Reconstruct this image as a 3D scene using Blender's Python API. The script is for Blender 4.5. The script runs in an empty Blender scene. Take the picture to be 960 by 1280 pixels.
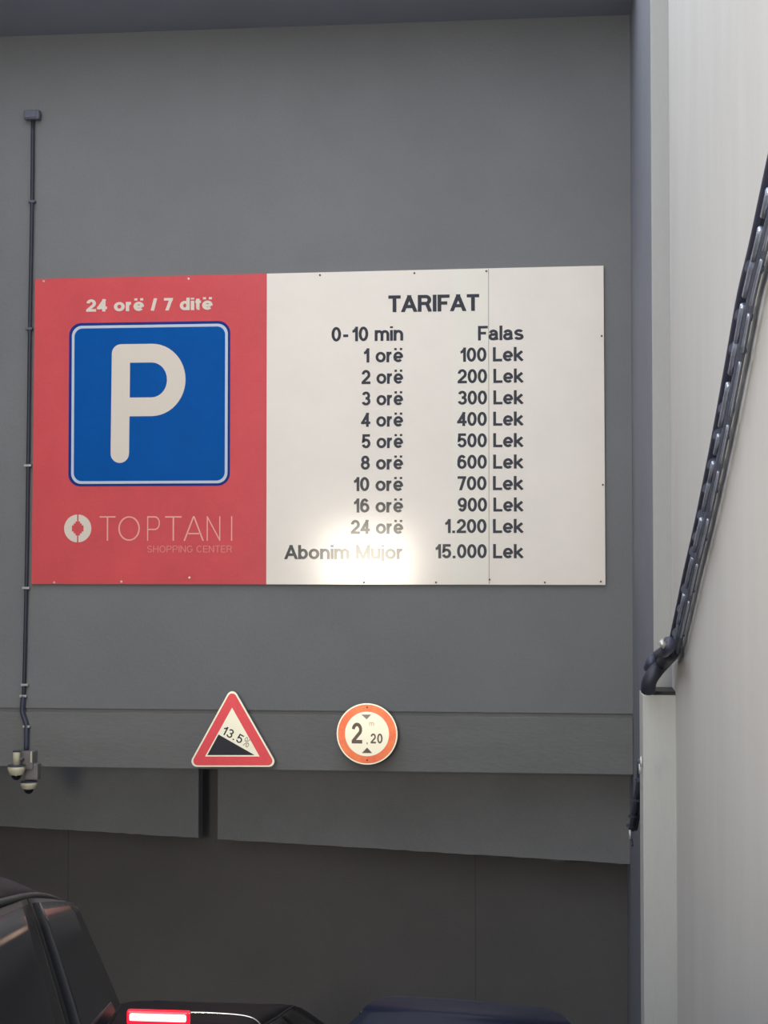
import bpy, bmesh, math, random
from mathutils import Vector, Matrix
random.seed(7)
SC = bpy.context.scene
COL = SC.collection
R = math.radians

# ------------------------------------------------------------------ camera
H = 4.75                       # eye height above the ramp at the portal
F = 2000.0                     # focal length in pixels of the 960 x 1280 frame
YAW, PITCH = R(5.9), R(1.72)
cd = bpy.data.cameras.new('camera'); cam = bpy.data.objects.new('camera', cd); COL.objects.link(cam)
cd.sensor_fit = 'VERTICAL'; cd.sensor_height = 24.0; cd.lens = 24.0 * F / 1280.0
cd.clip_start = 0.05; cd.clip_end = 300
fw = Vector((-math.sin(YAW)*math.cos(PITCH), math.cos(YAW)*math.cos(PITCH), math.sin(PITCH)))
rt = Vector((math.cos(YAW), math.sin(YAW), 0)); up = rt.cross(fw)
cam.matrix_world = Matrix(((rt.x, up.x, -fw.x, 0), (rt.y, up.y, -fw.y, 0), (rt.z, up.z, -fw.z, H), (0, 0, 0, 1)))
SC.camera = cam

def at(px, py, Y):
    """point on the upright plane at depth Y that the photograph shows at pixel (px, py)"""
    d = fw*F + rt*(px-480) - up*(py-640)
    t = Y / d.y
    return Vector((d.x*t, Y, H + d.z*t))
def atx(px, py, X):
    """the same on the upright plane x = X"""
    d = fw*F + rt*(px-480) - up*(py-640)
    t = X / d.x
    return Vector((X, d.y*t, H + d.z*t))

# ------------------------------------------------------------------ light
w = bpy.data.worlds.new('sky'); SC.world = w; w.use_nodes = True
bg = w.node_tree.nodes['Background']
bg.inputs[0].default_value = (0.875, 0.925, 1.0, 1)       # overcast daylight behind the camera
bg.inputs[1].default_value = 2.55
SC.view_settings.view_transform = 'Standard'; SC.view_settings.look = 'None'
SC.view_settings.gamma = 1; SC.view_settings.exposure = 0.0; SC.view_settings.use_curve_mapping = False

def area(name, loc, target, sx, sy, power, color):
    l = bpy.data.lights.new(name, 'AREA'); l.shape = 'RECTANGLE'; l.size = sx; l.size_y = sy
    l.energy = power; l.color = color
    o = bpy.data.objects.new(name, l); COL.objects.link(o); o.location = loc
    o.rotation_euler = (Vector(target)-Vector(loc)).to_track_quat('-Z', 'Y').to_euler()
    return o
GL = area('glare_light', (-3.62, 0.3, H-0.08), (-2.2, 16, H-0.9), 1.5, 1.15, 400, (1.0, 0.90, 0.72))  # unseen area light added for the glare on the board and brighter signs

# ------------------------------------------------------------------ materials
def lin(c): 
    return tuple(((v/255)/12.92 if v/255 <= .04045 else ((v/255+.055)/1.055)**2.4) for v in c) + (1,)
def mat(name, rgb, rough=.6, metal=0.0, var=0.0, scale=3.0, bump=0.0, bscale=60.0, coat=0.0, cr=.06, emit=None, es=0, spec=.5,
        stain=None, tr=0.0, stretch=(1, 1, 1)):
    m = bpy.data.materials.new(name); m.use_nodes = True
    nt = m.node_tree; N = nt.nodes; L = nt.links; b = N['Principled BSDF']
    base = lin(rgb)
    b.inputs['Base Color'].default_value = base
    b.inputs['Roughness'].default_value = rough; b.inputs['Metallic'].default_value = metal
    b.inputs['Specular IOR Level'].default_value = spec
    b.inputs['Coat Weight'].default_value = coat; b.inputs['Coat Roughness'].default_value = cr
    b.inputs['Transmission Weight'].default_value = tr
    if var > 0 or bump > 0:
        tc = N.new('ShaderNodeTexCoord'); mp = N.new('ShaderNodeMapping'); L.new(tc.outputs['Object'], mp.inputs[0])
        mp.inputs['Scale'].default_value = stretch
    if var > 0:
        n1 = N.new('ShaderNodeTexNoise'); n1.inputs['Scale'].default_value = scale; n1.inputs['Detail'].default_value = 6
        n1.inputs['Roughness'].default_value = .62
        L.new(mp.outputs[0], n1.inputs[0])
        cr = N.new('ShaderNodeValToRGB'); cr.color_ramp.elements[0].position = .3; cr.color_ramp.elements[1].position = .7
        c0 = [v*(1-var) for v in base[:3]]; c1 = [min(1, v*(1+var)) for v in base[:3]]
        if stain: c0 = [a*b_ for a, b_ in zip(c0, stain)]
        cr.color_ramp.elements[0].color = (*c0, 1); cr.color_ramp.elements[1].color = (*c1, 1)
        L.new(n1.outputs[0], cr.inputs[0])
        n3 = N.new('ShaderNodeTexNoise'); n3.inputs['Scale'].default_value = 45; n3.inputs['Detail'].default_value = 3
        L.new(mp.outputs[0], n3.inputs[0])
        mx = N.new('ShaderNodeMix'); mx.data_type = 'RGBA'; mx.blend_type = 'OVERLAY'; mx.inputs[0].default_value = min(1, var*1.2)
        L.new(cr.outputs[0], mx.inputs[6]); L.new(n3.outputs[0], mx.inputs[7]); L.new(mx.outputs[2], b.inputs['Base Color'])
    if bump > 0:
        n2 = N.new('ShaderNodeTexNoise'); n2.inputs['Scale'].default_value = bscale; n2.inputs['Detail'].default_value = 5
        L.new(mp.outputs[0], n2.inputs[0])
        bp = N.new('ShaderNodeBump'); bp.inputs['Strength'].default_value = bump; bp.inputs['Distance'].default_value = .01
        L.new(n2.outputs[0], bp.inputs['Height']); L.new(bp.outputs[0], b.inputs['Normal'])
    if emit:
        b.inputs['Emission Color'].default_value = lin(emit); b.inputs['Emission Strength'].default_value = es
    return m

M = dict(
    facade=mat('facade_plaster', (118, 119, 120), .8, var=.07, scale=.7, bump=.25, bscale=25),
    lintel=mat('lintel_plaster', (113, 113, 112), .8, var=.09, scale=1.4, bump=.3, bscale=25, stretch=(.5, 1, 1.6)),
    inner=mat('inner_concrete', (130, 130, 131), .85, var=.08, scale=1.2, bump=.3),
    back=mat('back_concrete', (100, 97, 96), .85, var=.08, scale=.8, bump=.3),
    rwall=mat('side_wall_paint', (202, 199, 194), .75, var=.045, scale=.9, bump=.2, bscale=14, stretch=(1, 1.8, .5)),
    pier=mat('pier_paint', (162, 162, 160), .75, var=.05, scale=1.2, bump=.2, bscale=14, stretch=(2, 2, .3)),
    jline=mat('joint_line_grey', (84, 82, 82), .9),
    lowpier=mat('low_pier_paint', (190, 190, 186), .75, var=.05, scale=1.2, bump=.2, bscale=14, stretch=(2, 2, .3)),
    ret=mat('return_paint', (124, 127, 136), .8, var=.06, scale=1.2, bump=.2),
    ceil=mat('ceiling_paint', (138, 143, 155), .8, var=.05, scale=1.0, bump=.2),
    floor=mat('ramp_concrete', (90, 89, 88), .8, var=.15, scale=2, bump=.5, bscale=40),
    white=mat('banner_white', (236, 226, 214), .55, spec=.25, var=.03, scale=1.5, coat=.7, cr=.13, bump=.04, bscale=3),
    strip=mat('banner_strip', (235, 228, 214), .55, spec=.25, var=.02, scale=1.5, coat=.7, cr=.13),
    red=mat('banner_red', (214, 84, 88), .6, spec=.15, var=.07, scale=1.6, coat=.2, cr=.13, bump=.04, bscale=3),
    blue=mat('sign_blue', (2, 84, 162), .6, var=.05, scale=4, spec=.08, coat=.06),
    navy=mat('sign_navy', (30, 52, 130), .6, spec=.1),
    cream=mat('letter_cream', (226, 214, 200), .6, spec=.1),
    pale=mat('border_pale', (196, 208, 220), .6, spec=.1),
    thin=mat('letter_pink', (238, 170, 156), .45),
    thin2=mat('letter_rose', (224, 134, 128), .5),
    ink=mat('letter_ink', (16, 17, 36), .6, spec=.1, coat=.5, cr=.13),
    seam=mat('seam_taupe', (168, 160, 150), .6),  # darker line along the edge of the paler strip
    tw=mat('sheeting_white', (255, 252, 232), .36, metal=.55, spec=1),
    tr=mat('sheeting_red', (238, 72, 84), .40, metal=.40, spec=1, var=.05, scale=14),
    torange=mat('sheeting_orange', (255, 136, 84), .34, metal=.55, spec=1, var=.14, scale=4.2, stain=(1, .62, .9)),
    tblack=mat('sheeting_black', (24, 26, 44), .5),
    tgrey=mat('sheeting_grey', (120, 102, 88), .5),
    tlgrey=mat('sheeting_light_grey', (176, 160, 146), .5),
    tpink=mat('sheeting_pink', (240, 170, 150), .5),
    alu=mat('aluminium_back', (150, 150, 150), .4, metal=.9),
    screw=mat('screw_steel', (205, 200, 196), .35, metal=.7),
    dscrew=mat('screw_rust', (92, 70, 62), .6),
    conduit=mat('conduit_dark', (44, 46, 58), .5, var=.1, scale=8),
    clip=mat('clip_steel', (190, 188, 184), .35, metal=.5),
    box=mat('junction_box_grey', (92, 94, 108), .55, var=.05),
    mount=mat('mount_grey', (118, 114, 114), .6, var=.12, scale=9),
    camw=mat('camera_cream', (206, 202, 178), .45, var=.08, scale=12, stain=(1, .92, .85)),
    lens=mat('camera_dome_black', (14, 15, 20), .08, spec=.8),
    cable=mat('cable_slate', (92, 97, 114), .42, var=.12, scale=18, bump=.3, bscale=30),
    cabled=mat('cable_dark', (60, 64, 82), .45, var=.12, scale=18),
    foil=mat('tray_zinc', (178, 186, 204), .32, metal=.65, var=.14, scale=9, bump=.5, bscale=24),
    tie=mat('cable_tie_dark', (58, 62, 78), .5),
    cpaint=mat('car_black_paint', (10, 13, 26), .5, coat=.06, spec=.12),
    cblue=mat('car_blue_paint', (8, 15, 36), .5, coat=.05, spec=.12),
    cdark=mat('car_charcoal_paint', (24, 24, 28), .5, coat=.05, spec=.12),
    glass=mat('car_tinted_glass', (24, 27, 36), .12, spec=.22),
    glass2=mat('car_dim_glass', (22, 22, 26), .15, spec=.25),
    rubber=mat('rubber_seal', (8, 9, 14), .45),
    tyre=mat('tyre_rubber', (20, 20, 21), .8, bump=.5),
    rim=mat('wheel_rim', (140, 142, 146), .3, metal=.9),
    chrome=mat('chrome_trim', (200, 198, 190), .15, metal=1),
    lampr=mat('tail_lamp_red', (130, 12, 20), .2, coat=.5),
    lampw=mat('head_lamp_clear', (200, 205, 210), .1, coat=.5),
    plate=mat('number_plate', (215, 215, 210), .5),
    brake=mat('brake_light_core', (255, 60, 70), .4, emit=(255, 150, 140), es=6.0),
    brakeh=mat('brake_light_lens', (255, 20, 40), .3, emit=(255, 20, 50), es=1.6),
)

# ------------------------------------------------------------------ helpers
def obj(name, bm, m=None, parent=None, smooth=False, loc=None):
    me = bpy.data.meshes.new(name)
    if isinstance(bm, tuple):
        me.from_pydata(bm[0], [], bm[1]); me.update()
    else:
        bmesh.ops.recalc_face_normals(bm, faces=bm.faces[:]); bm.to_mesh(me); bm.free()
    if smooth:
        for p in me.polygons: p.use_smooth = True
    o = bpy.data.objects.new(name, me); COL.objects.link(o)
    if m: me.materials.append(m)
    if parent: o.parent = parent
    if loc: o.location = loc
    return o
def empty(name, loc=(0, 0, 0), label=None, cat=None, group=None):
    o = bpy.data.objects.new(name, None); COL.objects.link(o); o.location = loc; o.empty_display_size = .1
    if label: o['label'] = label
    if cat: o['category'] = cat
    if group: o['group'] = group
    return o
def struct(name, bm, m, parent=None):
    o = obj(name, bm, m, parent)
    if not parent: o['kind'] = 'structure'
    return o
def box(bm, x0, x1, y0, y1, z0, z1, bev=0, mt=None):
    r = bmesh.ops.create_cube(bm, size=1)
    vs = r['verts']
    for v in vs: v.co = Vector(((x0+x1)/2+v.co.x*(x1-x0), (y0+y1)/2+v.co.y*(y1-y0), (z0+z1)/2+v.co.z*(z1-z0)))
    if bev:
        es = list({e for v in vs for e in v.link_edges})
        bmesh.ops.bevel(bm, geom=es, offset=bev, segments=2, affect='EDGES', profile=.6)
    if mt: bmesh.ops.transform(bm, matrix=mt, verts=vs if not bev else bm.verts[:])
    return bm
def boxbm(*a, **k): return box(bmesh.new(), *a, **k)
def prism(pts, y0, y1, bm=None):
    """solid from a polygon in x,z between depths y0 and y1"""
    bm = bm or bmesh.new()
    a = [bm.verts.new((p[0], y0, p[1])) for p in pts]; b = [bm.verts.new((p[0], y1, p[1])) for p in pts]
    n = len(pts); bm.faces.new(a); bm.faces.new(b[::-1])
    for i in range(n): bm.faces.new((a[i], b[i], b[(i+1) % n], a[(i+1) % n]))
    return bm
def ring(outer, inner, y0, y1):
    """solid ring between two polygons of the same count"""
    bm = bmesh.new(); n = len(outer)
    v = [[bm.verts.new((p[0], y, p[1])) for p in q] for y in (y0, y1) for q in (outer, inner)]
    for i in range(n):
        j = (i+1) % n
        bm.faces.new((v[0][i], v[0][j], v[1][j], v[1][i])); bm.faces.new((v[2][i], v[3][i], v[3][j], v[2][j]))
        bm.faces.new((v[0][i], v[2][i], v[2][j], v[0][j])); bm.faces.new((v[1][i], v[1][j], v[3][j], v[3][i]))
    return bm
def tube(pts, r, seg=10, bm=None, flat=1.0):
    bm = bm or bmesh.new(); pts = [Vector(p) for p in pts]; rings = []
    t0 = (pts[1]-pts[0]).normalized()
    nrm = t0.orthogonal().normalized()
    for i, p in enumerate(pts):
        t = (pts[min(i+1, len(pts)-1)]-pts[max(i-1, 0)]).normalized()
        nrm = (nrm - t*nrm.dot(t)).normalized(); b = t.cross(nrm)
        rr = r[i] if isinstance(r, (list, tuple)) else r
        rings.append([bm.verts.new(p + nrm*math.cos(2*math.pi*k/seg)*rr + b*math.sin(2*math.pi*k/seg)*rr*flat) for k in range(seg)])
    for a, b in zip(rings, rings[1:]):
        for k in range(seg): bm.faces.new((a[k], a[(k+1) % seg], b[(k+1) % seg], b[k]))
    bm.faces.new(rings[0][::-1]); bm.faces.new(rings[-1])
    return bm
def lathe(prof, seg=24, bm=None, c=(0, 0, 0)):
    bm = bm or bmesh.new(); rings = []
    for r, z in prof:
        rings.append([bm.verts.new((c[0]+max(r, 1e-4)*math.cos(2*math.pi*k/seg), c[1]+max(r, 1e-4)*math.sin(2*math.pi*k/seg), c[2]+z)) for k in range(seg)])
    for a, b in zip(rings, rings[1:]):
        for k in range(seg): bm.faces.new((a[k], a[(k+1) % seg], b[(k+1) % seg], b[k]))
    bm.faces.new(rings[0][::-1]); bm.faces.new(rings[-1])
    return bm
def spline(pts, n=8):
    pts = [Vector(p) for p in pts]; out = []
    for i in range(len(pts)-1):
        p0 = pts[max(i-1, 0)]; p1 = pts[i]; p2 = pts[i+1]; p3 = pts[min(i+2, len(pts)-1)]
        for k in range(n):
            t = k/n
            out.append(.5*((2*p1)+(-p0+p2)*t+(2*p0-5*p1+4*p2-p3)*t*t+(-p0+3*p1-3*p2+p3)*t**3))
    return out + [pts[-1]]
def rrect(x0, x1, z0, z1, r, n=8):
    out = []
    for cx, cz, a in ((x1-r, z1-r, 0), (x0+r, z1-r, 90), (x0+r, z0+r, 180), (x1-r, z0+r, 270)):
        for k in range(n+1):
            t = R(a+90*k/n); out.append((cx+r*math.cos(t), cz+r*math.sin(t)))
    return out

# ------------------------------------------------------------------ lettering: a stroke alphabet drawn as ribbons
def AR(cx, cy, rx, ry, a0, a1, n=None):
    n = n or max(4, int(abs(a1-a0)/12))
    return [(cx+rx*math.cos(R(a0+(a1-a0)*k/n)), cy+ry*math.sin(R(a0+(a1-a0)*k/n))) for k in range(n+1)]
XH = .74
# glyph: width, height, [paths]; a path that starts with 'o' keeps blunt ends, others run on to the glyph box
G = {
 'T': (.64, 1, [[(0, 1), (1, 1)], [(.5, 0), (.5, 1)]]),
 'A': (.78, 1, [[(-.02, -.03), (.5, 1.04)], [(1.02, -.03), (.5, 1.04)], ['o', (.2, .28), (.8, .28)]]),
 'R': (.72, 1, [[(0, 0), (0, 1)], ['o', (0, 1), (.55, 1)]+AR(.62, .745, .34, .255, 90, -90)+[(0, .49)], [(.72, .46), (.98, -.02)]]),
 'I': (0, 1, [[(0, 0), (0, 1)]]),
 'F': (.62, 1, [[(0, 0), (0, 1)], [(0, 1), (1, 1)], ['o', (0, .5), (.95, .5)]]),
 'E': (.62, 1, [[(0, 0), (0, 1)], [(0, 1), (1, 1)], [(0, 0), (1, 0)], ['o', (0, .52), (1, .52)]]),
 'L': (.58, 1, [[(0, 0), (0, 1)], [(0, 0), (1, 0)]]),
 'H': (.72, 1, [[(0, 0), (0, 1)], [(1, 0), (1, 1)], ['o', (0, .52), (1, .52)]]),
 'N': (.72, 1, [[(0, 0), (0, 1)], [(1, 0), (1, 1)], [(0, 1), (1, 0)]]),
 'M': (.86, 1, [[(0, 0), (0, 1)], [(1, 0), (1, 1)], [(0, 1.02), (.5, -.05)], [(1, 1.02), (.5, -.05)]]),
 'P': (.68, 1, [[(0, 0), (0, 1)], ['o', (0, 1), (.55, 1)]+AR(.6, .73, .4, .27, 90, -90)+[(0, .46)]]),
 'O': (.82, 1, [['o']+AR(.5, .5, .5, .5, 0, 360, 36)]),
 'C': (.76, 1, [['o']+AR(.5, .5, .5, .5, 40, 320, 28)]),
 'G': (.80, 1, [['o']+AR(.5, .5, .5, .5, 40, 340, 30)+[(.98, .46), (.6, .46)]]),
 'S': (.68, 1, [['o']+AR(.5, .75, .46, .25, 20, 262)+AR(.5, .25, .5, .25, 84, -165)]),
 'a': (.64, XH, [['o', (.04, .74)]+AR(.46, .72, .4, .28, 160, 20)+[(.88, .6), (.88, .15), (1.0, -.1)], ['o', (.88, .6), (.4, .54)]+AR(.36, .28, .36, .28, 95, 270)+[(.6, 0), (.88, .28)]]),
 'l': (0, 1, [[(0, 0), (0, 1)]]),
 'i': (0, 1, [[(0, 0), (0, .52*1.3)], ['o', (0, .94), (0, 1.1)]]),
 's': (.60, XH, [['o']+AR(.5, .76, .46, .24, 20, 262)+AR(.5, .24, .5, .24, 84, -165)]),
 'k': (.62, 1, [[(0, 0), (0, 1)], ['o', (-.05, .22), (1.0, .74)], ['o', (.35, .36), (1.05, -.08)]]),
 'e': (.64, XH, [['o', (0, .47), (1, .47)], ['o']+AR(.5, .5, .5, .5, -8, 318, 26)]),
 'o': (.66, XH, [['o']+AR(.5, .5, .5, .5, 0, 360, 30)]),
 'r': (.40, XH, [[(0, 0), (0, 1)], ['o', (0, .3)]+AR(.9, .45, .9, .55, 180, 88)+[(1.1, 1)]]),
 'm': (.92, XH, [[(0, 0), (0, 1)], ['o', (0, .3)]+AR(.25, .62, .25, .38, 180, 0)+[(.5, -.2)], ['o', (.5, .3)]+AR(.75, .62, .25, .38, 180, 0)+[(1, -.2)]]),
 'n': (.60, XH, [[(0, 0), (0, 1)], ['o', (0, .3)]+AR(.5, .58, .5, .42, 180, 0)+[(1, -.2)]]),
 'u': (.60, XH, [[(1, 0), (1, 1)], ['o', (1, .7)]+AR(.5, .42, .5, .42, 0, -180)+[(0, 1.2)]]),
 'b': (.60, 1, [[(0, 0), (0, 1)], ['o']+AR(.5, .34, .5, .34, 0, 360, 30)]),
 'd': (.60, 1, [[(1, 0), (1, 1)], ['o']+AR(.5, .34, .5, .34, 0, 360, 30)]),
 't': (.34, 1, [['o', (.35, 1.0), (.35, .2)]+AR(.65, .18, .3, .18, 180, 270)+[(1.15, 0)], [(0, .70), (1, .70)]]),
 'j': (.16, 1, [['o', (1, .80), (1, -.12)]+AR(.3, -.12, .7, .16, 0, -90)+[(-.2, -.28)], ['o', (1, .94), (1, 1.1)]]),
 '0': (.60, 1, [['o']+AR(.5, .5, .5, .5, 0, 360, 32)]),
 '1': (.44, 1, [[(1, 0), (1, 1)], ['o', (0, .72)]+AR(.1, 1.05, .75, .33, -90, -15, 5)]),
 '2': (.60, 1, [['o']+AR(.5, .70, .48, .30, 175, -35)+[(.02, .06)], [(0, 0), (1, 0)]]),
 '3': (.60, 1, [['o']+AR(.5, .75, .44, .25, 165, -90)+[(.42, .5)], ['o', (.42, .52)]+AR(.5, .26, .5, .26, 90, -165)]),
 '4': (.60, 1, [[(.78, 0), (.78, 1)], [(.80, 1.0), (0.0, .24)], [(0, .24), (1.02, .24)]]),
 '5': (.60, 1, [[(.14, 1), (.92, 1)], ['o', (.16, 1.05), (.08, .50)]+AR(.5, .31, .5, .31, 140, -160)]),
 '6': (.60, 1, [['o']+AR(.52, .5, .5, .5, 42, 180)+[(.01, .3)], ['o']+AR(.5, .31, .5, .31, 0, 360, 28)]),
 '7': (.54, 1, [[(0, 1), (1, 1)], [(1.0, 1.02), (.3, -.05)]]),
 '8': (.60, 1, [['o']+AR(.5, .755, .42, .245, 0, 360, 24), ['o']+AR(.5, .265, .5, .265, 0, 360, 26)]),
 '9': (.60, 1, [['o']+AR(.48, .5, .5, .5, 222, 360)+[(.99, .7)], ['o']+AR(.5, .69, .5, .31, 0, 360, 28)]),
 '%': (.90, 1, [['o']+AR(.2, .77, .2, .23, 0, 360, 20), ['o']+AR(.8, .23, .2, .23, 0, 360, 20), [(.2, 0), (.8, 1)]]),
 '.': (0, 0, [['dot']]), '-': (.50, 1, [['o', (0, .36), (1, .36)]]), '/': (.36, 1, [[(0, 0), (1, 1)]]),
}
G['\u00eb'] = (.64, XH, G['e'][2] + [['uml']])
def clipy(poly, lo, hi):
    for s, lim in ((1, lo), (-1, -hi)):
        out = []
        for i in range(len(poly)):
            a, b = poly[i], poly[(i+1) % len(poly)]; fa, fb = s*a[1]-lim, s*b[1]-lim
            if fa >= 0: out.append(a)
            if (fa >= 0) != (fb >= 0):
                t = fa/(fa-fb); out.append((a[0]+(b[0]-a[0])*t, a[1]+(b[1]-a[1])*t))
        poly = out
        if len(poly) < 3: return []
    return poly
def ribbon(pts, wd, ext):
    h = wd/2; pts = [Vector((p[0], p[1])) for p in pts]
    if ext:
        pts[0] = pts[0]-(pts[1]-pts[0]).normalized()*h; pts[-1] = pts[-1]+(pts[-1]-pts[-2]).normalized()*h
    closed = (pts[0]-pts[-1]).length < 1e-6; L_, R_ = [], []
    n = len(pts)
    for i, p in enumerate(pts):
        a = (pts[i]-pts[i-1]) if i > 0 else ((pts[-1]-pts[-2]) if closed else pts[1]-pts[0])
        b = (pts[i+1]-pts[i]) if i < n-1 else ((pts[1]-pts[0]) if closed else pts[-1]-pts[-2])
        a = a.normalized(); b = b.normalized(); t = (a+b).normalized() if (a+b).length > 1e-4 else a
        nn = Vector((-t.y, t.x)); k = h/max(.5, nn.dot(Vector((-a.y, a.x))))
        L_.append(p+nn*k); R_.append(p-nn*k)
    return [[tuple(L_[i]), tuple(L_[i+1]), tuple(R_[i+1]), tuple(R_[i])] for i in range(n-1)]
def textpolys(s, wt, gap=.10):
    x = 0; polys = ['end']; h = wt/2; jit = 0
    for ch in s:
        if ch == ' ': x += .36; continue
        W, Hh, paths = G[ch]; W = max(W, wt); Hh = Hh or 1
        if ch == '1': x += .04
        mp = lambda p: (x+h+p[0]*(W-wt), h+p[1]*(Hh-wt))
        for pi_, p in enumerate(paths):
            if p[0] == 'dot':
                x += .05; W += .05
                polys.append(([(x, 0), (x+wt, 0), (x+wt, wt), (x, wt)], 0))
                continue
            if p[0] == 'uml':
                for q in (.22, .78):
                    c = x+W*q; polys.append(([(c-h*.9, .84), (c+h*.9, .84), (c+h*.9, .84+wt*.85), (c-h*.9, .84+wt*.85)], 0))
                continue
            blunt = p[0] == 'o'; pp = [mp(q) for q in (p[1:] if blunt else p)]
            lo, hi = (-.3, 1.1) if ch == 'j' else ((0, Hh) if ch not in 'i' else (0, 1.0))
            for q in ribbon(pp, wt, not blunt):
                q = clipy(q, lo, hi)
                if q: polys.append((q, pi_*1.2e-4))
        x += W+gap; polys.append('end')
    return polys, x-gap
def lettering(s, wt, x0, x1, z0, z1, y, m, parent, gap=.10, rot=None, name='lettering', depth=.0015):
    """print the string into the box x0..x1 wide with baseline z0 and cap line z1 (local units of the parent)"""
    polys, tw = textpolys(s, wt, gap); sx = (x1-x0)/tw; sz = z1-z0
    objs = []; bm = None
    for q in polys:
        if q == 'end':
            if bm and bm.verts: objs.append(obj('letter', bm, m, parent))
            bm = bmesh.new(); continue
        q, jit = q
        q2 = [(x0+a*sx, z0+b*sz) for a, b in q]
        if rot: q2 = [(rot[1]+(a-rot[1])*math.cos(rot[0])-(b-rot[2])*math.sin(rot[0]), rot[2]+(a-rot[1])*math.sin(rot[0])+(b-rot[2])*math.cos(rot[0])) for a, b in q2]
        try: prism(q2, y-depth-jit, y, bm)
        except ValueError: pass
    return objs

# ------------------------------------------------------------------ the setting
YF = 16.0                                     # portal face
XR = at(790, 600, YF).x                       # its right-hand edge
ZC = at(400, 32, YF).z                        # ceiling
ZG = at(420, 891, YF).z                       # groove
ZB = at(420, 963.5, YF).z                     # underside of the lintel
XL = -6.7
def ground(y):
    k = [(-6, 1.6), (0, 2.0), (3, 2.36), (4.6, 2.66), (6, 2.98), (8, 3.54), (9.6, 4.12), (12, 4.52), (16, 4.90), (20, 5.80), (30, 7.0)]
    for a, b in zip(k, k[1:]):
        if y <= b[0]: return H-(a[1]+(b[1]-a[1])*(y-a[0])/(b[0]-a[0]))
    return H-k[-1][1]
bm = bmesh.new(); ys = [-6+i*.5 for i in range(51)]
tv = [[bm.verts.new((x, y, ground(y)-dz)) for x, dz in ((XL-.3, 0), (3.2, 0), (3.2, .4), (XL-.3, .4))] for y in ys]
for a, b in zip(tv, tv[1:]):
    for i in range(4): bm.faces.new((a[i], a[(i+1) % 4], b[(i+1) % 4], b[i]))
bm.faces.new(tv[0]); bm.faces.new(tv[-1][::-1])
struct('floor', bm, M['floor'])

wf = struct('wall_front', boxbm(XL, XR, YF, YF+.45, ZG+.02, ZC+.6), M['facade'])
struct('lintel', boxbm(XL, XR-.001, YF-.010, YF+.45, ZB, ZG-.021, bev=.008), M['lintel'])
struct('joint', boxbm(XL, XR, YF+.022, YF+.45, ZG-.02, ZG+.02), M['lintel'], wf)

# second beam deeper in, its lower edge following the ramp, with an open gap in it
def YI(x): return 16.75+(XR-x)*.225             # it runs away from the portal towards the left
zi = at(790, 1080, YI(XR)).z
def px_x(px):
    x = at(px, 1050, 17).x
    for _ in range(8): x = at(px, 1050, YI(x)).x
    return x
gl, gr = px_x(248), px_x(272)
def slab(x0, x1, z0, z1, d0, d1, rag=0, n=1):
    """a wall length that follows the slanting line, ragged along its lower edge"""
    bm = bmesh.new(); r_ = []
    for i in range(n+1):
        x = x0+(x1-x0)*i/n; zz = z0+(random.uniform(-rag, rag*.5) if rag else 0)
        r_.append([bm.verts.new(c) for c in ((x, YI(x)+d0, zz), (x, YI(x)+d0, z1), (x, YI(x)+d1, z1), (x, YI(x)+d1, zz))])
    for a, b in zip(r_, r_[1:]):
        for k in range(4): bm.faces.new((a[k], a[(k+1) % 4], b[(k+1) % 4], b[k]))
    bm.faces.new(r_[0]); bm.faces.new(r_[-1][::-1]); return bm
wi = struct('wall_inner', slab(XL, gl, zi, ZB+.9, 0, .22, .006, 30), M['inner'])
struct('beam_section', slab(gr, XR+.02, zi, ZB+.9, 0, .22, .006, 40), M['inner'], wi)
for px, wd_ in ((612, .09), (688, .14), (700, .06)):
    x = px_x(px); struct('mortar_lump', slab(x, x+wd_, zi-.018, zi+.01, .02, .18, .006, 5), M['back'], wi)
YW = 19.0
wb = struct('wall_back', slab(XL, XR+.3, H-7.2, ZB+1.5, .62, .9), M['back'])
for px, in ((590,), (65,)):
    x = px_x(px)
    struct('joint_line', slab(x, x+.012, H-6, ZB+1, .6185, .64), M['jline'], wb)

struct('ceiling', boxbm(XL-.3, XR+1.2, 14.7, YF+.45, ZC, ZC+.35), M['ceil'])
struct('shade_wall_left', boxbm(XL-.35, XL, -6, 21.5, ground(20)-.3, ZC+.2), M['ret'])  # unseen wall, added to darken the left of the portal

# right side: return of the portal, pier, low pier and the long side wall
YP = 12.8
xpl, xpr = XR, at(838, 600, YP).x
struct('wall_right_return', boxbm(XR, XR+1.2, YP+.04, 19.4, ground(19)-.2, ZC+.6), M['ret'])
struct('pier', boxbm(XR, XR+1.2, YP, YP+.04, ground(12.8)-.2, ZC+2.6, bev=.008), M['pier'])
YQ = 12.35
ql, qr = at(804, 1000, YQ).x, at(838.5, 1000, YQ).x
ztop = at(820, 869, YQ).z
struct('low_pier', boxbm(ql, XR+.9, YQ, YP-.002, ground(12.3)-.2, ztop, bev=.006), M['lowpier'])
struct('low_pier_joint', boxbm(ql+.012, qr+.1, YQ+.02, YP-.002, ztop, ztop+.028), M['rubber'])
# side wall: slightly curved in plan, coming towards the camera
bm = bmesh.new(); n = 30; rows = []
for i in range(n+1):
    y = YP-.001-(YP+6)*i/n
    x = xpr + .004 + .10*max(0, (y-9.5)/3.3)**2*0 - .035*math.sin(math.pi*min(1, i/12))
    rows.append([bm.verts.new((x, y, H-5.2)), bm.verts.new((x, y, H+8.5)), bm.verts.new((x+.4, y, H+8.5)), bm.verts.new((x+.4, y, H-5.2))])
for a, b in zip(rows, rows[1:]):
    for i in range(4): bm.faces.new((a[i], a[(i+1) % 4], b[(i+1) % 4], b[i]))
bm.faces.new(rows[0]); bm.faces.new(rows[-1][::-1])
rw = struct('wall_right', bm, M['rwall'])

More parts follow.
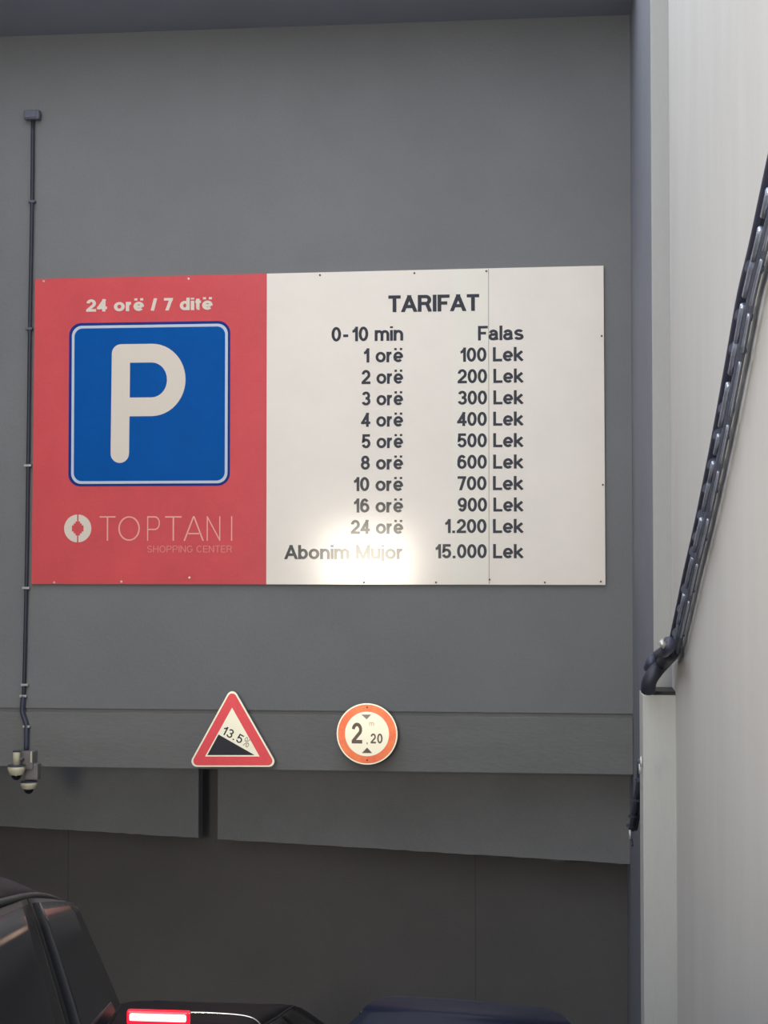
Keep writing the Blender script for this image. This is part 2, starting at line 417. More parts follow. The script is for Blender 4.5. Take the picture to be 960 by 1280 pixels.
# ------------------------------------------------------------------ the tariff board
p00, p10, p11, p01 = at(42, 349, YF), at(755, 332, YF), at(757, 730, YF), at(38, 731, YF)
bx0, bx1 = (p00.x+p01.x)/2, (p10.x+p11.x)/2; bz0 = (p01.z+p11.z)/2
board = empty('tariff_board', (bx0, YF-.002, bz0), 'large red and white parking tariff board screwed to the grey wall', 'sign')
T = .03
def bl(px, py):           # pixel -> board coordinates
    p = at(px, py, YF-T); return p.x-bx0, p.z-bz0
ztl, ztr = bl(42, 349)[1], bl(756, 332)[1]
xs = bl(333, 540)[0]; xw = bl(756, 540)[0]
zt = lambda x: ztl+(ztr-ztl)*x/xw
xl = bl(40, 540)[0]
rp = obj('red_panel', prism([(xl+.006, 0), (xs, 0), (xs, zt(xs)), (xl+.022, zt(0))], -T, -.004), M['red'], board); rp['label'] = 'red printed half'
wp = obj('white_panel', prism([(xs+.002, 0), (xw, 0), (xw-.006, zt(xw)), (xs+.002, zt(xs))], -T, -.004), M['white'], board); wp['label'] = 'white printed half'
for px in (565, 611):
    a = bl(px, 500)[0]
s0, s1 = bl(565, 500)[0], bl(610.5, 500)[0]
fs = obj('film_strip', prism([(s0, .004), (s1, .004), (s1, zt(s1)-.004), (s0, zt(s0)-.004)], -T-.0012, -T), M['strip'], board); fs['label'] = 'paler overlaid strip'
obj('film_edge', prism([(s1, .004), (s1+.007, .004), (s1+.007, zt(s1)-.004), (s1, zt(s1)-.004)], -T-.0008, -T), M['seam'], board)
yb = -T-.0012
# blue parking square
a, b = bl(85.5, 608), bl(288, 401)
bs = obj('blue_square', prism(rrect(a[0], b[0], a[1], b[1], .125), yb-.001, -T), M['navy'], board); bs['label'] = 'blue square with white rim'
a2, b2 = bl(89, 605), bl(285, 404.5)
obj('white_rim', prism(rrect(a2[0], b2[0], a2[1], b2[1], .105), yb-.002, yb-.001), M['pale'], bs)
a3, b3 = bl(92.3, 601.6), bl(281.6, 408)
obj('blue_field', prism(rrect(a3[0], b3[0], a3[1], b3[1], .085), yb-.003, yb-.002), M['blue'], bs)
# the big P
c0 = bl(150, 567); c1 = bl(151.5, 442); c2 = bl(190, 441.5); c3 = bl(190, 508.5); wd = .192
pts = [(c0[0], c0[1]), (c1[0], c1[1]), (c2[0], c2[1])]
rr_ = (c2[1]-c3[1])/2; mid = (c2[1]+c3[1])/2
arc = [(c2[0]+rr_*math.cos(R(90-180*k/24))*.93, mid+rr_*math.sin(R(90-180*k/24))) for k in range(25)]
bm = bmesh.new()
for q in ribbon([c0, (c1[0], c1[1])], wd, False): prism(q, yb-.004, yb-.003, bm)
for q in ribbon([(c1[0], c1[1]), c2]+arc[1:]+[(c1[0], c3[1])], wd, False): prism(q, yb-.0043, yb-.003, bm)
for c, dd in ((c0, .0046), (c1, .0049)):
    prism([(c[0]+wd/2*math.cos(R(15*k)), c[1]+wd/2*math.sin(R(15*k))) for k in range(24)], yb-dd, yb-.003, bm)
obj('parking_letter', bm, M['cream'], bs)
def prn(s, wt, x0, x1, ybase, ycap, m, gap=.10, off=0, py=None):
    A, B = bl(x0, ybase), bl(x1, ycap); xm = (x0+x1)/2
    return lettering(s, wt, A[0], B[0], (bl(xm, ybase)[1]), (bl(xm, ycap)[1]), -T-.0013+off, m, board, gap)
prn('24 or\u00eb / 7 dit\u00eb', .205, 108, 266, 388.5, 373, M['cream'], .07)
prn('TARIFAT', .195, 485.5, 599, 389.5, 368.5, M['ink'], .055)
rows_ = [('0-10 min', 414.5, 'Falas', 597.5, 426, 408), ('1 or\u00eb', 452.5, '100 Lek', 573, 452.6, 435), ('2 or\u00eb', 452, '200 Lek', 572, 479.5, 462),
         ('3 or\u00eb', 452, '300 Lek', 572, 506.3, 489), ('4 or\u00eb', 451.5, '400 Lek', 571.5, 533, 515.6), ('5 or\u00eb', 452, '500 Lek', 571.5, 559.8, 542.4),
         ('8 or\u00eb', 451, '600 Lek', 571.5, 586.6, 569.2), ('10 or\u00eb', 440, '700 Lek', 572, 613.4, 596), ('16 or\u00eb', 440, '900 Lek', 572, 640.2, 622.8),
         ('24 or\u00eb', 438.5, '1.200 Lek', 554, 667, 649.6), ('Abonim Mujor', 356, '15.000 Lek', 542, 698.5, 681)]
for i, (l_, lx, r_, rx, yb_, yc_) in enumerate(rows_):
    prn(l_, .18, lx, 504, yb_+.4, yc_+.2, M['ink'], .045)
    prn(r_, .18, rx, 654.5, yb_-.7, yc_-.9, M['ink'], .045)
# shop name in hairline capitals
for ch, x0, x1 in (('T', 124.5, 144.5), ('O', 148, 175), ('P', 184, 200), ('T', 206.5, 227), ('A', 230, 254.5), ('N', 258.5, 275.5), ('I', 288.9, 290.4)):
    prn(ch, .055, x0, x1, 676, 645.3, M['thin'])
prn('SHOPPING CENTER', .11, 184, 290, 690.5, 682, M['thin2'], .14)
# round emblem: two half discs round a stepped opening
cx, cz = bl(97.3, 660.6); rr = bl(114.3, 660)[0]-cx; u = rr*.125
for s in (-1, 1):
    outer = [(cx+s*max(.05*rr, rr*math.cos(R(-87+174*k/24))), cz+rr*math.sin(R(-87+174*k/24))) for k in range(25)]
    st = [(cx+s*.05*rr, cz+.50*rr)]
    for a_, b_ in ((.17, .50), (.17, .36), (.30, .36), (.30, .22), (.43, .22), (.43, -.22), (.30, -.22), (.30, -.36), (.17, -.36), (.17, -.50), (.05, -.50)):
        st.append((cx+s*a_*rr, cz+b_*rr))
    o = obj('emblem', prism(outer+st, -T-.0025, -T-.0002), M['cream'], board)
for k, (px, py) in enumerate([(55, 351.5), (236, 348.5), (400, 344), (518, 341.5), (608, 339), (752, 420), (753.5, 606), (68, 728), (152, 727), (237, 722), (455, 728), (545, 728), (612, 724.5), (681, 728), (751, 727)]):
    q = bl(px, py); red = px < 333
    bm = bmesh.new(); r_ = .011 if red else .010
    prism([(q[0]+r_*math.cos(R(45*j)), q[1]+r_*math.sin(R(45*j))) for j in range(8)], -T-.008, -T, bm)
    obj('screw', bm, M['screw'] if red else M['dscrew'], board)
for x_, z_ in ((xl+.3, .3), (xw-.3, .3), (xl+.3, zt(0)-.3), (xw-.3, zt(xw)-.3)):
    obj('spacer', boxbm(x_-.03, x_+.03, -.006, .0, z_-.03, z_+.03), M['alu'], board)

# ------------------------------------------------------------------ road signs on the lintel
def roundtri(A, B, C, r, n=6):
    pts = [Vector(A), Vector(B), Vector(C)]; out = []
    for i in range(3):
        p, a, b = pts[i], pts[i-1], pts[(i+1) % 3]
        da, db = (a-p).normalized(), (b-p).normalized(); ang = da.angle(db)/2
        c = p+(da+db).normalized()*(r/math.sin(ang)); ta = p+da*(r/math.tan(ang)); tb = p+db*(r/math.tan(ang))
        a0 = math.atan2(*(ta-c).yx); a1 = math.atan2(*(tb-c).yx); d = (a1-a0+math.pi) % (2*math.pi)-math.pi
        for k in range(n+1): out.append((c.x+r*math.cos(a0+d*k/n), c.y+r*math.sin(a0+d*k/n)))
    return out
YS = YF-.14
o_ = at(290.5, 918, YS)
tri = empty('gradient_sign', o_, 'triangular red-bordered 13.5 percent slope warning sign on the lintel', 'sign')
def tl(px, py): p = at(px, py, YS); return (p.x-o_.x, p.z-o_.z)
out_ = roundtri(tl(290.2, 857), tl(234.5, 958.5), tl(348, 958.5), .055)
obj('back_plate', prism(out_, .0, .012), M['alu'], tri)
obj('white_edge', prism(out_, -.002, .0), M['tw'], tri)
mid_ = roundtri(tl(290.2, 861), tl(237.8, 956.7), tl(344.6, 956.7), .045)
obj('red_border', prism(mid_, -.004, -.002), M['tr'], tri)
obj('white_face', prism([tl(290.2, 884.5), tl(256.4, 945.6), tl(324.6, 945.6)], -.0055, -.004), M['tw'], tri)
obj('black_wedge', prism([tl(273.3, 918), tl(259.3, 943.8), tl(318.5, 943.8)], -.007, -.0055), M['tblack'], tri)
A = tl(275.6, 916.3); ang = -R(27.5)
k = .0081
lettering('13.5', .14, A[0], A[0]+28.5*k, A[1], A[1]+11*k, -.0055, M['tblack'], tri, .13, rot=(ang, A[0], A[1]))
B_ = (A[0]+30.5*k, A[1]+0*k)
lettering('%', .10, B_[0], B_[0]+8*k, B_[1], B_[1]+11.5*k, -.0055, M['tlgrey'], tri, .1, rot=(ang, A[0], A[1]))
for px in (265, 316):
    q = tl(px, 951); obj('bolt', prism([(q[0]+.008*math.cos(R(60*j)), q[1]+.008*math.sin(R(60*j))) for j in range(6)], -.009, -.004), M['tr'], tri)
for px in (277, 303):
    q = tl(px, 930); obj('bracket', boxbm(q[0]-.02, q[0]+.02, .012, .14-.012, q[1]-.12, q[1]+.12), M['alu'], tri)

o2 = at(458.8, 917.4, YS)
cir = empty('height_limit_sign', o2, 'round orange-bordered 2.20 metre height limit sign on the lintel', 'sign')
def cl(px, py): p = at(px, py, YS); return (p.x-o2.x, p.z-o2.z)
def disc(r, n=56): return [(r*math.cos(2*math.pi*j/n), r*math.sin(2*math.pi*j/n)) for j in range(n)]
pr = .00805
obj('back_plate', prism(disc(37.6*pr), .0, .014), M['alu'], cir)
obj('white_edge', prism(disc(37.8*pr), -.002, .0), M['tw'], cir)
obj('orange_border', prism(disc(36.2*pr), -.004, -.002), M['torange'], cir)
obj('white_face', prism(disc(27.4*pr), -.0055, -.004), M['tw'], cir)
def z_(x, y): return cl(410+x/9.6, 870+y/9.6)
obj('arrow', prism([z_(400, 222), z_(520, 222), z_(465, 280)], -.007, -.0055), M['tlgrey'], cir)['label'] = 'light grey arrow pointing down'
obj('arrow', prism([z_(408, 684), z_(530, 684), z_(470, 618)], -.007, -.0055), M['tgrey'], cir)['label'] = 'dark grey arrow pointing up'
a_, b_ = z_(285, 568), z_(412, 320); lettering('2', .17, a_[0], b_[0], a_[1], b_[1], -.0055, M['tgrey'], cir)
a_, b_ = z_(459, 578), z_(481, 440); lettering('.', .17, a_[0], b_[0], a_[1], b_[1], -.0055, M['tlgrey'], cir)
a_, b_ = z_(512, 568), z_(655, 450); lettering('20', .17, a_[0], b_[0], a_[1], b_[1], -.0055, M['tgrey'], cir, .14)
a_, b_ = z_(497, 355), z_(552, 300); lettering('m', .11, a_[0], b_[0], a_[1], b_[1], -.0055, M['tpink'], cir)
for py in (884, 950):
    q = cl(459, py); obj('bolt', prism([(q[0]+.009*math.cos(R(60*j)), q[1]+.009*math.sin(R(60*j))) for j in range(6)], -.009, -.004), M['dscrew'], cir)
for px in (449, 469):
    q = cl(px, 917); obj('bracket', boxbm(q[0]-.02, q[0]+.02, .014, .14-.012, q[1]-.12, q[1]+.12), M['alu'], cir)

# ------------------------------------------------------------------ conduit with cameras on the left
YT = YF-.045
top = at(41, 152, YT)
con = empty('cable_conduit', (top.x, YF-.002, top.z), 'thin dark cable conduit running down the wall from a small grey box', 'conduit')
def cp(px, py, Y=YT): p = at(px, py, Y); return (p.x-top.x, p.y-YF, p.z-top.z)
path = [cp(41, 150), cp(40.2, 250), cp(37.5, 400), cp(35.5, 560), cp(33.5, 700), cp(31.5, 800), cp(30.3, 850), cp(29.4, 872)]
obj('pipe', tube(spline(path, 4), .019), M['conduit'], con, True)
path = [cp(29.4, 870), cp(28, 884), cp(28.5, 892), cp(32, 902), cp(33.2, 910), cp(33, 937)]
fx = obj('flexible_end', tube(spline(path, 5), .026), M['cabled'], con, True)
a_, b_ = cp(31, 151), cp(51, 138)
jb = obj('junction_box', boxbm(a_[0], b_[0], -.10, 0, a_[2], b_[2], bev=.025), M['box'], con)
obj('box_lid', boxbm(a_[0]+.016, b_[0]-.03, -.108, -.098, a_[2]+.016, b_[2]-.016, bev=.004), M['box'], jb)
for px, py in ((39.8, 252), (36.3, 411), (34.8, 582), (32.6, 735), (31, 856), (29, 870), (33.2, 908)):
    c_ = cp(px, py); bm = bmesh.new()
    box(bm, c_[0]-.036, c_[0]+.036, -.066, 0, c_[2]-.012, c_[2]+.012, bev=.004)
    obj('clip', bm, M['clip'] if py > 500 else M['box'], con)

# housing that carries the two dome cameras
YH = YF-.02
hb = at(33, 940, YH); hsng = empty('camera_housing', (hb.x, YF-.012, hb.z), 'grey camera mounting box on the lintel edge below the conduit', 'box')
def hp(px, py, Y=YH-.13): p = at(px, py, Y); return (p.x-hb.x, p.y-YF+.012, p.z-hb.z)
a_, b_ = hp(27, 962), hp(41.5, 939.5)
obj('upper_box', boxbm(a_[0], b_[0], -.15, 0, a_[2], b_[2], bev=.012), M['mount'], hsng)
a2_, b2_ = hp(30, 975), hp(46.5, 955)
obj('lower_box', boxbm(a2_[0], b2_[0], -.125, -.012, a2_[2], b2_[2], bev=.012), M['mount'], hsng)
a_, b_ = hp(38.4, 953), hp(40.4, 939)
obj('edge_strip', boxbm(a_[0], b_[0], -.156, -.148, a_[2], b_[2], bev=.003), M['camw'], hsng)['label'] = 'pale edge strip'
def dome(px, py_top, py_bot, rpx, label, yc, stem=None):
    s = yc/F; t_ = at(px, py_top, yc); b = at(px, py_bot, yc)
    r = rpx*s; h = t_.z-b.z
    o = empty('dome_camera', (t_.x, yc, b.z), label, 'camera', 'dome cameras under the lintel')
    obj('camera_body', lathe([(r*.70, 0), (r*.78, h*.08), (r, h*.62), (r*1.02, h*.8), (r*.96, h*.97), (r*.5, h)], 28), M['camw'], o, True)
    obj('trim_ring', lathe([(r*1.0, h*.98), (r*1.03, h*1.0), (r*1.0, h*1.12), (r*.4, h*1.14)], 28), M['cabled'], o, True)
    obj('dome_lens', lathe([(.001, -r*.62), (r*.25, -r*.58), (r*.45, -r*.42), (r*.58, -r*.18), (r*.6, 0), (r*.58, .003)], 24), M['lens'], o, True)
    if stem:
        st = at(px, stem, yc).z-b.z
        obj('stem', lathe([(r*.40, h*1.13), (r*.42, st-.01), (r*.38, st), (r*.1, st)], 20), M['camw'], o, True)
        obj('stem_cap', lathe([(r*.40, st), (r*.44, st+.004), (r*.42, st+.016), (r*.1, st+.018)], 20), M['cabled'], o, True)
    return o
dome(20.6, 957.5, 968.6, 11, 'cream dome camera on a short stem, left of the mounting box', YF-.30, 940)
bm = bmesh.new(); q = at(24, 949, YF-.30); q2 = at(29.5, 949, YF-.12)
o = obj('side_arm', tube([(q.x-hb.x-.0, q.y-YF+.012, q.z-hb.z), (q2.x-hb.x, q2.y-YF+.012, q2.z-hb.z)], .02), M['mount'], hsng, True)
dome(36, 977.5, 986, 10.5, 'cream dome camera hanging under the mounting box', YF-.11)

# ------------------------------------------------------------------ cable run on the right wall
# centre line in pixels, on the side wall (it comes towards the camera as it climbs)
def wallx(y):
    i = (YP-y)/(YP+6)*30
    return xpr+.004-.035*math.sin(math.pi*min(1, max(0, i)/12))
def onwall(px, py, off):
    X = xpr
    for _ in range(6):
        p = atx(px, py, X-off); X = wallx(p.y)
    return p
run = [(992, 120), (972, 205), (951, 300), (934, 370), (921, 440), (906, 520), (892, 590), (877, 660), (864, 715), (852, 770), (842, 815)]
def runline(shift, off, lo=0, hi=None):
    out = []
    for px, py in run[lo:hi]:
        sc_ = 1+.55*(1-(py-120)/700)
        out.append(onwall(px+shift*sc_, py, off))
    return spline(out, 6)
base = onwall(842, 815, 0)
bun = empty('cable_run', base, 'sagging bundle of dark cables and silvery duct climbing the pale right-hand wall', 'cables')
def L(pts): return [p-base for p in pts]
obj('cable', tube(L(runline(-5.6, .07)), .021, 10), M['cabled'], bun, True)['label'] = 'dark outer cable on the left'
obj('cable', tube(L(runline(3.9, .055)), .019, 10), M['cable'], bun, True)['label'] = 'slate cable on the right'
obj('cable', tube(L(runline(5.8, .03)), .013, 8), M['cable'], bun, True)
obj('cable', tube(L(runline(-3.0, .05)), .017, 10), M['cable'], bun, True)
duct = obj('duct', tube(L(runline(-.1, .04)), .024, 10, flat=.8), M['cabled'], bun, True)
# silver lengths wrapped round the middle of the bundle, broken by gaps
mid = runline(.3, .068); tot = len(mid)
i = 1
random.seed(3)
while i < tot-4:
    ln = random.choice((2, 3, 3, 4)); seg = L(mid[i:i+ln+1])
    off = Vector((-.012, -.0, 0))
    obj('foil_sleeve', tube([p+off for p in seg], random.uniform(.011, .016), 8), M['foil'], bun, True)['label'] = 'silvery sleeve'
    i += ln+random.choice((0, 1, 1))
mid = runline(4.9, .072)
i = 0
while i < tot-4:
    ln = random.choice((3, 4, 5)); seg = L(mid[i:i+ln+1])
    obj('foil_sleeve', tube(seg, .007, 8), M['foil'], bun, True)
    i += ln+1
for j, py in enumerate((335, 395, 437, 512, 545, 582, 612, 645, 672, 690, 737, 762, 792)):
    k0 = next(k for k in range(len(run)-1) if run[k][1] <= py <= run[k+1][1]); t = (py-run[k0][1])/(run[k0+1][1]-run[k0][1])
    px = run[k0][0]+(run[k0+1][0]-run[k0][0])*t
    sc_ = 1+.55*(1-(py-120)/700); side = -1 if j % 2 else 1
    c_ = onwall(px+.2*sc_, py, .06)-base; ax = (onwall(run[k0+1][0], run[k0+1][1], .06)-onwall(run[k0][0], run[k0][1], .06)).normalized()
    bm = tube([c_-ax*.010, c_+ax*.012], .041, 14); o = obj('cable_tie', bm, M['tie'], bun)
    k_ = onwall(px+side*6.6*sc_, py+2, .05)-base
    tk = obj('tie_knot', tube([k_-ax*.022, k_, k_+ax*.022], [.006, .013, .006], 8), M['tie'], o, True)
# the run leaves the wall in two elbows over the low pier
def onp(px, py, Y): return at(px, py, Y)
Yk = YP-.02
e1 = [onwall(838, 800, .13), onwall(833, 812, .15), at(824, 818, 12.35), at(815, 826, 12.3), at(811, 836, 12.35)]
e2 = [onwall(842, 806, .06), onwall(839, 816, .09), at(829, 828, 12.25), at(818, 841, 12.18), at(811.5, 852, 12.18), at(810, 864, 12.22)]
o = obj('elbow', tube(L(spline(e1, 7)), [.042]*len(spline(e1, 7)), 12), M['cabled'], bun, True); o['label'] = 'short dark elbow at the lower end'
o = obj('elbow', tube(L(spline(e2, 7)), .056, 12), M['conduit'], bun, True); o['label'] = 'thick slate elbow at the lower end'
c_ = onwall(831, 802, .17)-base
obj('clamp', tube([c_, c_+Vector((-.03, 0, -.03))], .028, 10), M['clip'], bun, True)['label'] = 'bright metal clamp'
c_ = at(829, 820, 12.2)-base
obj('clamp', tube([c_+Vector((-.02, 0, .02)), c_+Vector((.035, 0, -.022))], .02, 10), M['clip'], bun, True)

# lower tail of the same cables, on the portal return behind the low pier
X2 = XR-.10
tb = atx(800, 1000, X2)
tail = empty('cable_tail', tb, 'short frayed bundle of dark cables emerging low behind the pale low pier', 'cables')
for j, (d, r) in enumerate(((-3, .022), (0, .028), (3.5, .022), (6, .020))):
    pts = [atx(px+d*.7, py, X2+.02*j) - tb for px, py in ((802.5, 950), (801.5, 962), (799, 985), (795, 1010), (790.5, 1036))]
    obj('cable', tube(spline(pts, 4), r, 8), M['cabled'] if j % 2 else M['cable'], tail, True)
pts = [atx(px, py, X2) - tb for px, py in ((788.5, 1034), (787.5, 1044), (789.5, 1050), (790.5, 1057))]
obj('loose_end', tube(spline(pts, 4), .010, 8), M['cabled'], tail, True)
for px, py in ((801.6, 952), (800, 961), (787.6, 1043)):
    c_ = atx(px, py, X2-.06)-tb
    obj('clip', tube([c_+Vector((0, 0, .035)), c_-Vector((0, .02, .035))], .011, 8), M['clip'], tail, True)
for py in (975, 1000, 1020, 1032):
    px = 800.5-(py-975)*.20
    c_ = atx(px, py, X2)-tb
    obj('cable_tie', tube([c_+Vector((0, .0, .010)), c_-Vector((0, 0, .010))], .042, 10), M['tie'], tail)

# ------------------------------------------------------------------ vehicles
def car(name, label, p, paint, glass, rear_lamp=True):
    """hatch-backed car: x forward from the rear bumper, y to its left, z up; p holds its proportions"""
    Lc, W, Hc, zb = p['L'], p['W'], p['H'], p['belt']; hw = W/2
    root = empty(name, (0, 0, 0), label, 'car')
    # lower body
    st = [(0.0, .42, .80, .90), (.06, .30, .92, .96), (.35, .24, 1.0, 1.0), (Lc*.5, .22, 1.0, 1.0), (Lc-.75, .24, .98, .93), (Lc-.25, .28, .90, .82), (Lc, .40, .74, .68)]
    bm = bmesh.new(); rings = []
    for x, z0, wf_, hf in st:
        w_ = hw*wf_; zt_ = zb*hf
        half = [(w_*.80, z0), (w_*.97, z0+.10), (w_, z0+.30), (w_*.995, zt_-.16), (w_*.955, zt_-.03), (w_*.86, zt_), (w_*.4, zt_+.012)]
        ringp = half+[(-a, b) for a, b in half[::-1]]
        rings.append([bm.verts.new((x, a, b)) for a, b in ringp])
    m_ = len(rings[0])
    for a, b in zip(rings, rings[1:]):
        for i in range(m_): bm.faces.new((a[i], a[(i+1) % m_], b[(i+1) % m_], b[i]))
    bm.faces.new(rings[0][::-1]); bm.faces.new(rings[-1])
    body = obj('body', bm, paint, root, True)
    for poly in body.data.polygons: poly.use_smooth = len(poly.vertices) == 4
    # greenhouse
    wb_, wr = hw*p.get('wb', .93), hw*p['wr']; dz = Hc-zb
    rear, front = p['rear'], p['front']           # lists of (x, height fraction)
    def prof(lst, f):
        for a, b in zip(lst, lst[1:]):
            if f <= b[1]: return a[0]+(b[0]-a[0])*(f-a[1])/max(1e-6, b[1]-a[1])
        return lst[-1][0]
    e_ = p.get('shoulder', .80)                    # height fraction where the side turns into the roof
    sec = [(wb_, 0)]
    for k in range(1, 7): f = e_*k/6; sec.append((wb_+(wr-wb_)*(k/6)**1.12, f))
    for k in range(1, 8):
        t = R(90*k/8); sec.append((wr*(1-.30*(1-math.cos(t))) if k < 8 else 0, e_+(1-e_)*math.sin(t)*.93))
    for k in range(1, 6): sec.append((wr*.70*(1-k/5), (e_+(1-e_)*.925)+(1-e_)*.075*math.sin(R(18*k))))
    full = sec+[(-a, b) for a, b in sec[-2::-1]]
    nu = 24; bm = bmesh.new(); grid = []
    def surf(u, a, f):
        fe = min(f, 1)
        xr_, xf_ = prof(rear, fe), prof(front, fe)
        x = xr_+(xf_-xr_)*u
        fall = p.get('fall', .12)*max(0, (abs(u-p.get('peak', .5))-.0)/.5)**2.4
        z = zb+dz*fe*(1-fall*max(0, (fe-e_*.8)/(1-e_*.8)))
        tw_ = 1-p.get('taper', .06)*abs(u-.5)*2*fe
        return Vector((x, a*tw_, z))
    for i in range(nu+1):
        u = i/nu; grid.append([bm.verts.new(surf(u, a, f)) for a, f in full])
    nf = len(full)
    for a, b in zip(grid, grid[1:]):
        for i in range(nf-1): bm.faces.new((a[i], a[i+1], b[i+1], b[i]))
    for g_ in (grid[0], grid[-1]):
        for i in range(nf//2): 
            j = nf-1-i
            if j-1 > i+1: bm.faces.new((g_[i], g_[i+1], g_[j-1], g_[j]))
            elif j-1 == i+1 : bm.faces.new((g_[i], g_[i+1], g_[j]))
    gh = obj('cabin_shell', bm, paint, root, True)
    def sidept(u, f, s, o):
        k = f/e_*6; i = min(5, int(k)); a = sec[i][0]+(sec[i+1][0]-sec[i][0])*(k-i)
        q = surf(u, a, f); return Vector((q.x, (q.y+o)*s, q.z+o*.25))
    def panel(nm, quad, mt, s, o, par, nn=6):
        """quad of (u, f) corners: bottom-rear, bottom-front, top-front, top-rear"""
        bm = bmesh.new(); g2 = []
        for i in range(nn+1):
            r_ = []
            for j in range(nn+1):
                a, b = i/nn, j/nn
                u = (quad[0][0]*(1-a)+quad[1][0]*a)*(1-b)+(quad[3][0]*(1-a)+quad[2][0]*a)*b
                f = (quad[0][1]*(1-a)+quad[1][1]*a)*(1-b)+(quad[3][1]*(1-a)+quad[2][1]*a)*b
                r_.append((bm.verts.new(sidept(u, f, s, o)), bm.verts.new(sidept(u, f, s, o-.012))))
            g2.append(r_)
        for i in range(nn):
            for j in range(nn):
                for k in (0, 1): bm.faces.new((g2[i][j][k], g2[i+1][j][k], g2[i+1][j+1][k], g2[i][j+1][k]))
        for i in range(nn):
            for j in (0, nn):
                bm.faces.new((g2[i][j][0], g2[i+1][j][0], g2[i+1][j][1], g2[i][j][1])); bm.faces.new((g2[j][i][0], g2[j][i+1][0], g2[j][i+1][1], g2[j][i][1]))
        return obj(nm, bm, mt, par, True)
    for s in (1, -1):
        for q in p['windows']:
            wdw = panel('side_window', q, glass, s, .012, root)
            c_ = [(sum(v[0] for v in q)/4, sum(v[1] for v in q)/4)]
            big = [(c_[0][0]+(v[0]-c_[0][0])*(1+.016/max(.02, abs(v[0]-c_[0][0]))), c_[0][1]+(v[1]-c_[0][1])*1.07) for v in q]
            panel('window_seal', big, M['rubber'], s, .008, wdw)
        # door handle, sill and mirror
        bm = boxbm(Lc*.42, Lc*.42+.18, s*(hw-.005)-.02, s*(hw-.005)+.02, zb-.16, zb-.13, bev=.008); obj('door_handle', bm, M['chrome'], root)
        mx_ = p['front'][0][0]-.42
        bm = boxbm(mx_-.06, mx_+.08, min(s*(hw-.06), s*(hw+.17)), max(s*(hw-.06), s*(hw+.17)), zb+p.get('mir', .02), zb+p.get('mir', .02)+.14, bev=.035)
        mo = obj('mirror', bm, paint, root, True)
        obj('drip_rail', tube([Vector(sidept(u, e_*.985, s, .004)) for u in [.03+.94*k/14 for k in range(15)]], .008, 8), M['rubber'], root, True)
        for x in (p.get('ra', .72), Lc-.82):
            wr_ = .33
            bm = bmesh.new(); lathe([(wr_*.62, 0), (wr_*.95, .0), (wr_, .03), (wr_, .17), (wr_*.95, .20), (wr_*.62, .20)], 28, bm)
            bmesh.ops.rotate(bm, matrix=Matrix.Rotation(R(90), 3, 'X'), verts=bm.verts)
            y_ = s*(hw-.02) if s > 0 else s*(hw-.02)+.20
            wl = obj('wheel', bm, M['tyre'], root, True, (x, y_, wr_))
            bm = bmesh.new(); lathe([(.05, -.01), (wr_*.6, -.004), (wr_*.64, .012), (wr_*.64, .19), (.05, .19)], 20, bm)
            bmesh.ops.rotate(bm, matrix=Matrix.Rotation(R(90), 3, 'X'), verts=bm.verts)
            obj('rim', bm, M['rim'], wl, True)
        # lamps
        obj('tail_lamp', boxbm(-.005, .20, min(s*(hw*.66), s*(hw*.93)), max(s*(hw*.66), s*(hw*.93)), zb-.30, zb-.13, bev=.03), M['lampr'], root, True)
        obj('head_lamp', boxbm(Lc-.30, Lc-.03, min(s*(hw*.52), s*(hw*.76)), max(s*(hw*.52), s*(hw*.76)), zb*.58, zb*.58+.13, bev=.03), M['lampw'], root, True)
    # rear window and windscreen: panels across the ends
    def endglass(nm, prof_, u, o, f0, f1, inset, mt, par, nn=8):
        bm = bmesh.new(); g2 = []
        for i in range(nn+1):
            f = f0+(f1-f0)*i/nn; k = min(f, e_)/e_*6; ii = min(5, int(k)); a = sec[ii][0]+(sec[ii+1][0]-sec[ii][0])*(k-ii)
            rnd = inset+.10*max(0, abs(2*i/nn-1)-.72)**1.5*2
            r_ = []
            for j in range(nn+1):
                t = -1+2*j/nn; q = surf(u, (a-rnd)*t, f)
                r_.append((bm.verts.new(q+Vector((o, 0, abs(o)*.3))), bm.verts.new(q+Vector((o*.2, 0, 0)))))
            g2.append(r_)
        for i in range(nn):
            for j in range(nn):
                for k in (0, 1): bm.faces.new((g2[i][j][k], g2[i+1][j][k], g2[i+1][j+1][k], g2[i][j+1][k]))
        for i in range(nn):
            for j in (0, nn):
                bm.faces.new((g2[i][j][0], g2[i+1][j][0], g2[i+1][j][1], g2[i][j][1])); bm.faces.new((g2[j][i][0], g2[j][i+1][0], g2[j][i+1][1], g2[j][i][1]))
        return obj(nm, bm, mt, par, True)
    rwn = endglass('rear_window', rear, 0, -.016, .10, p.get('rwtop', .80), .09, glass, root)
    endglass('windscreen', front, 1, .012, .04, .86, .05, glass, root)
    obj('number_plate', boxbm(-.03, .01, -.26, .26, zb*.52, zb*.52+.11, bev=.004), M['plate'], root)
    obj('bumper', boxbm(-.05, .10, -hw*.80, hw*.80, .34, .50, bev=.04), M['rubber'], root, True)
    return root, surf, sidept, dict(sec=sec, full=full, e=e_, dz=dz, zb=zb)
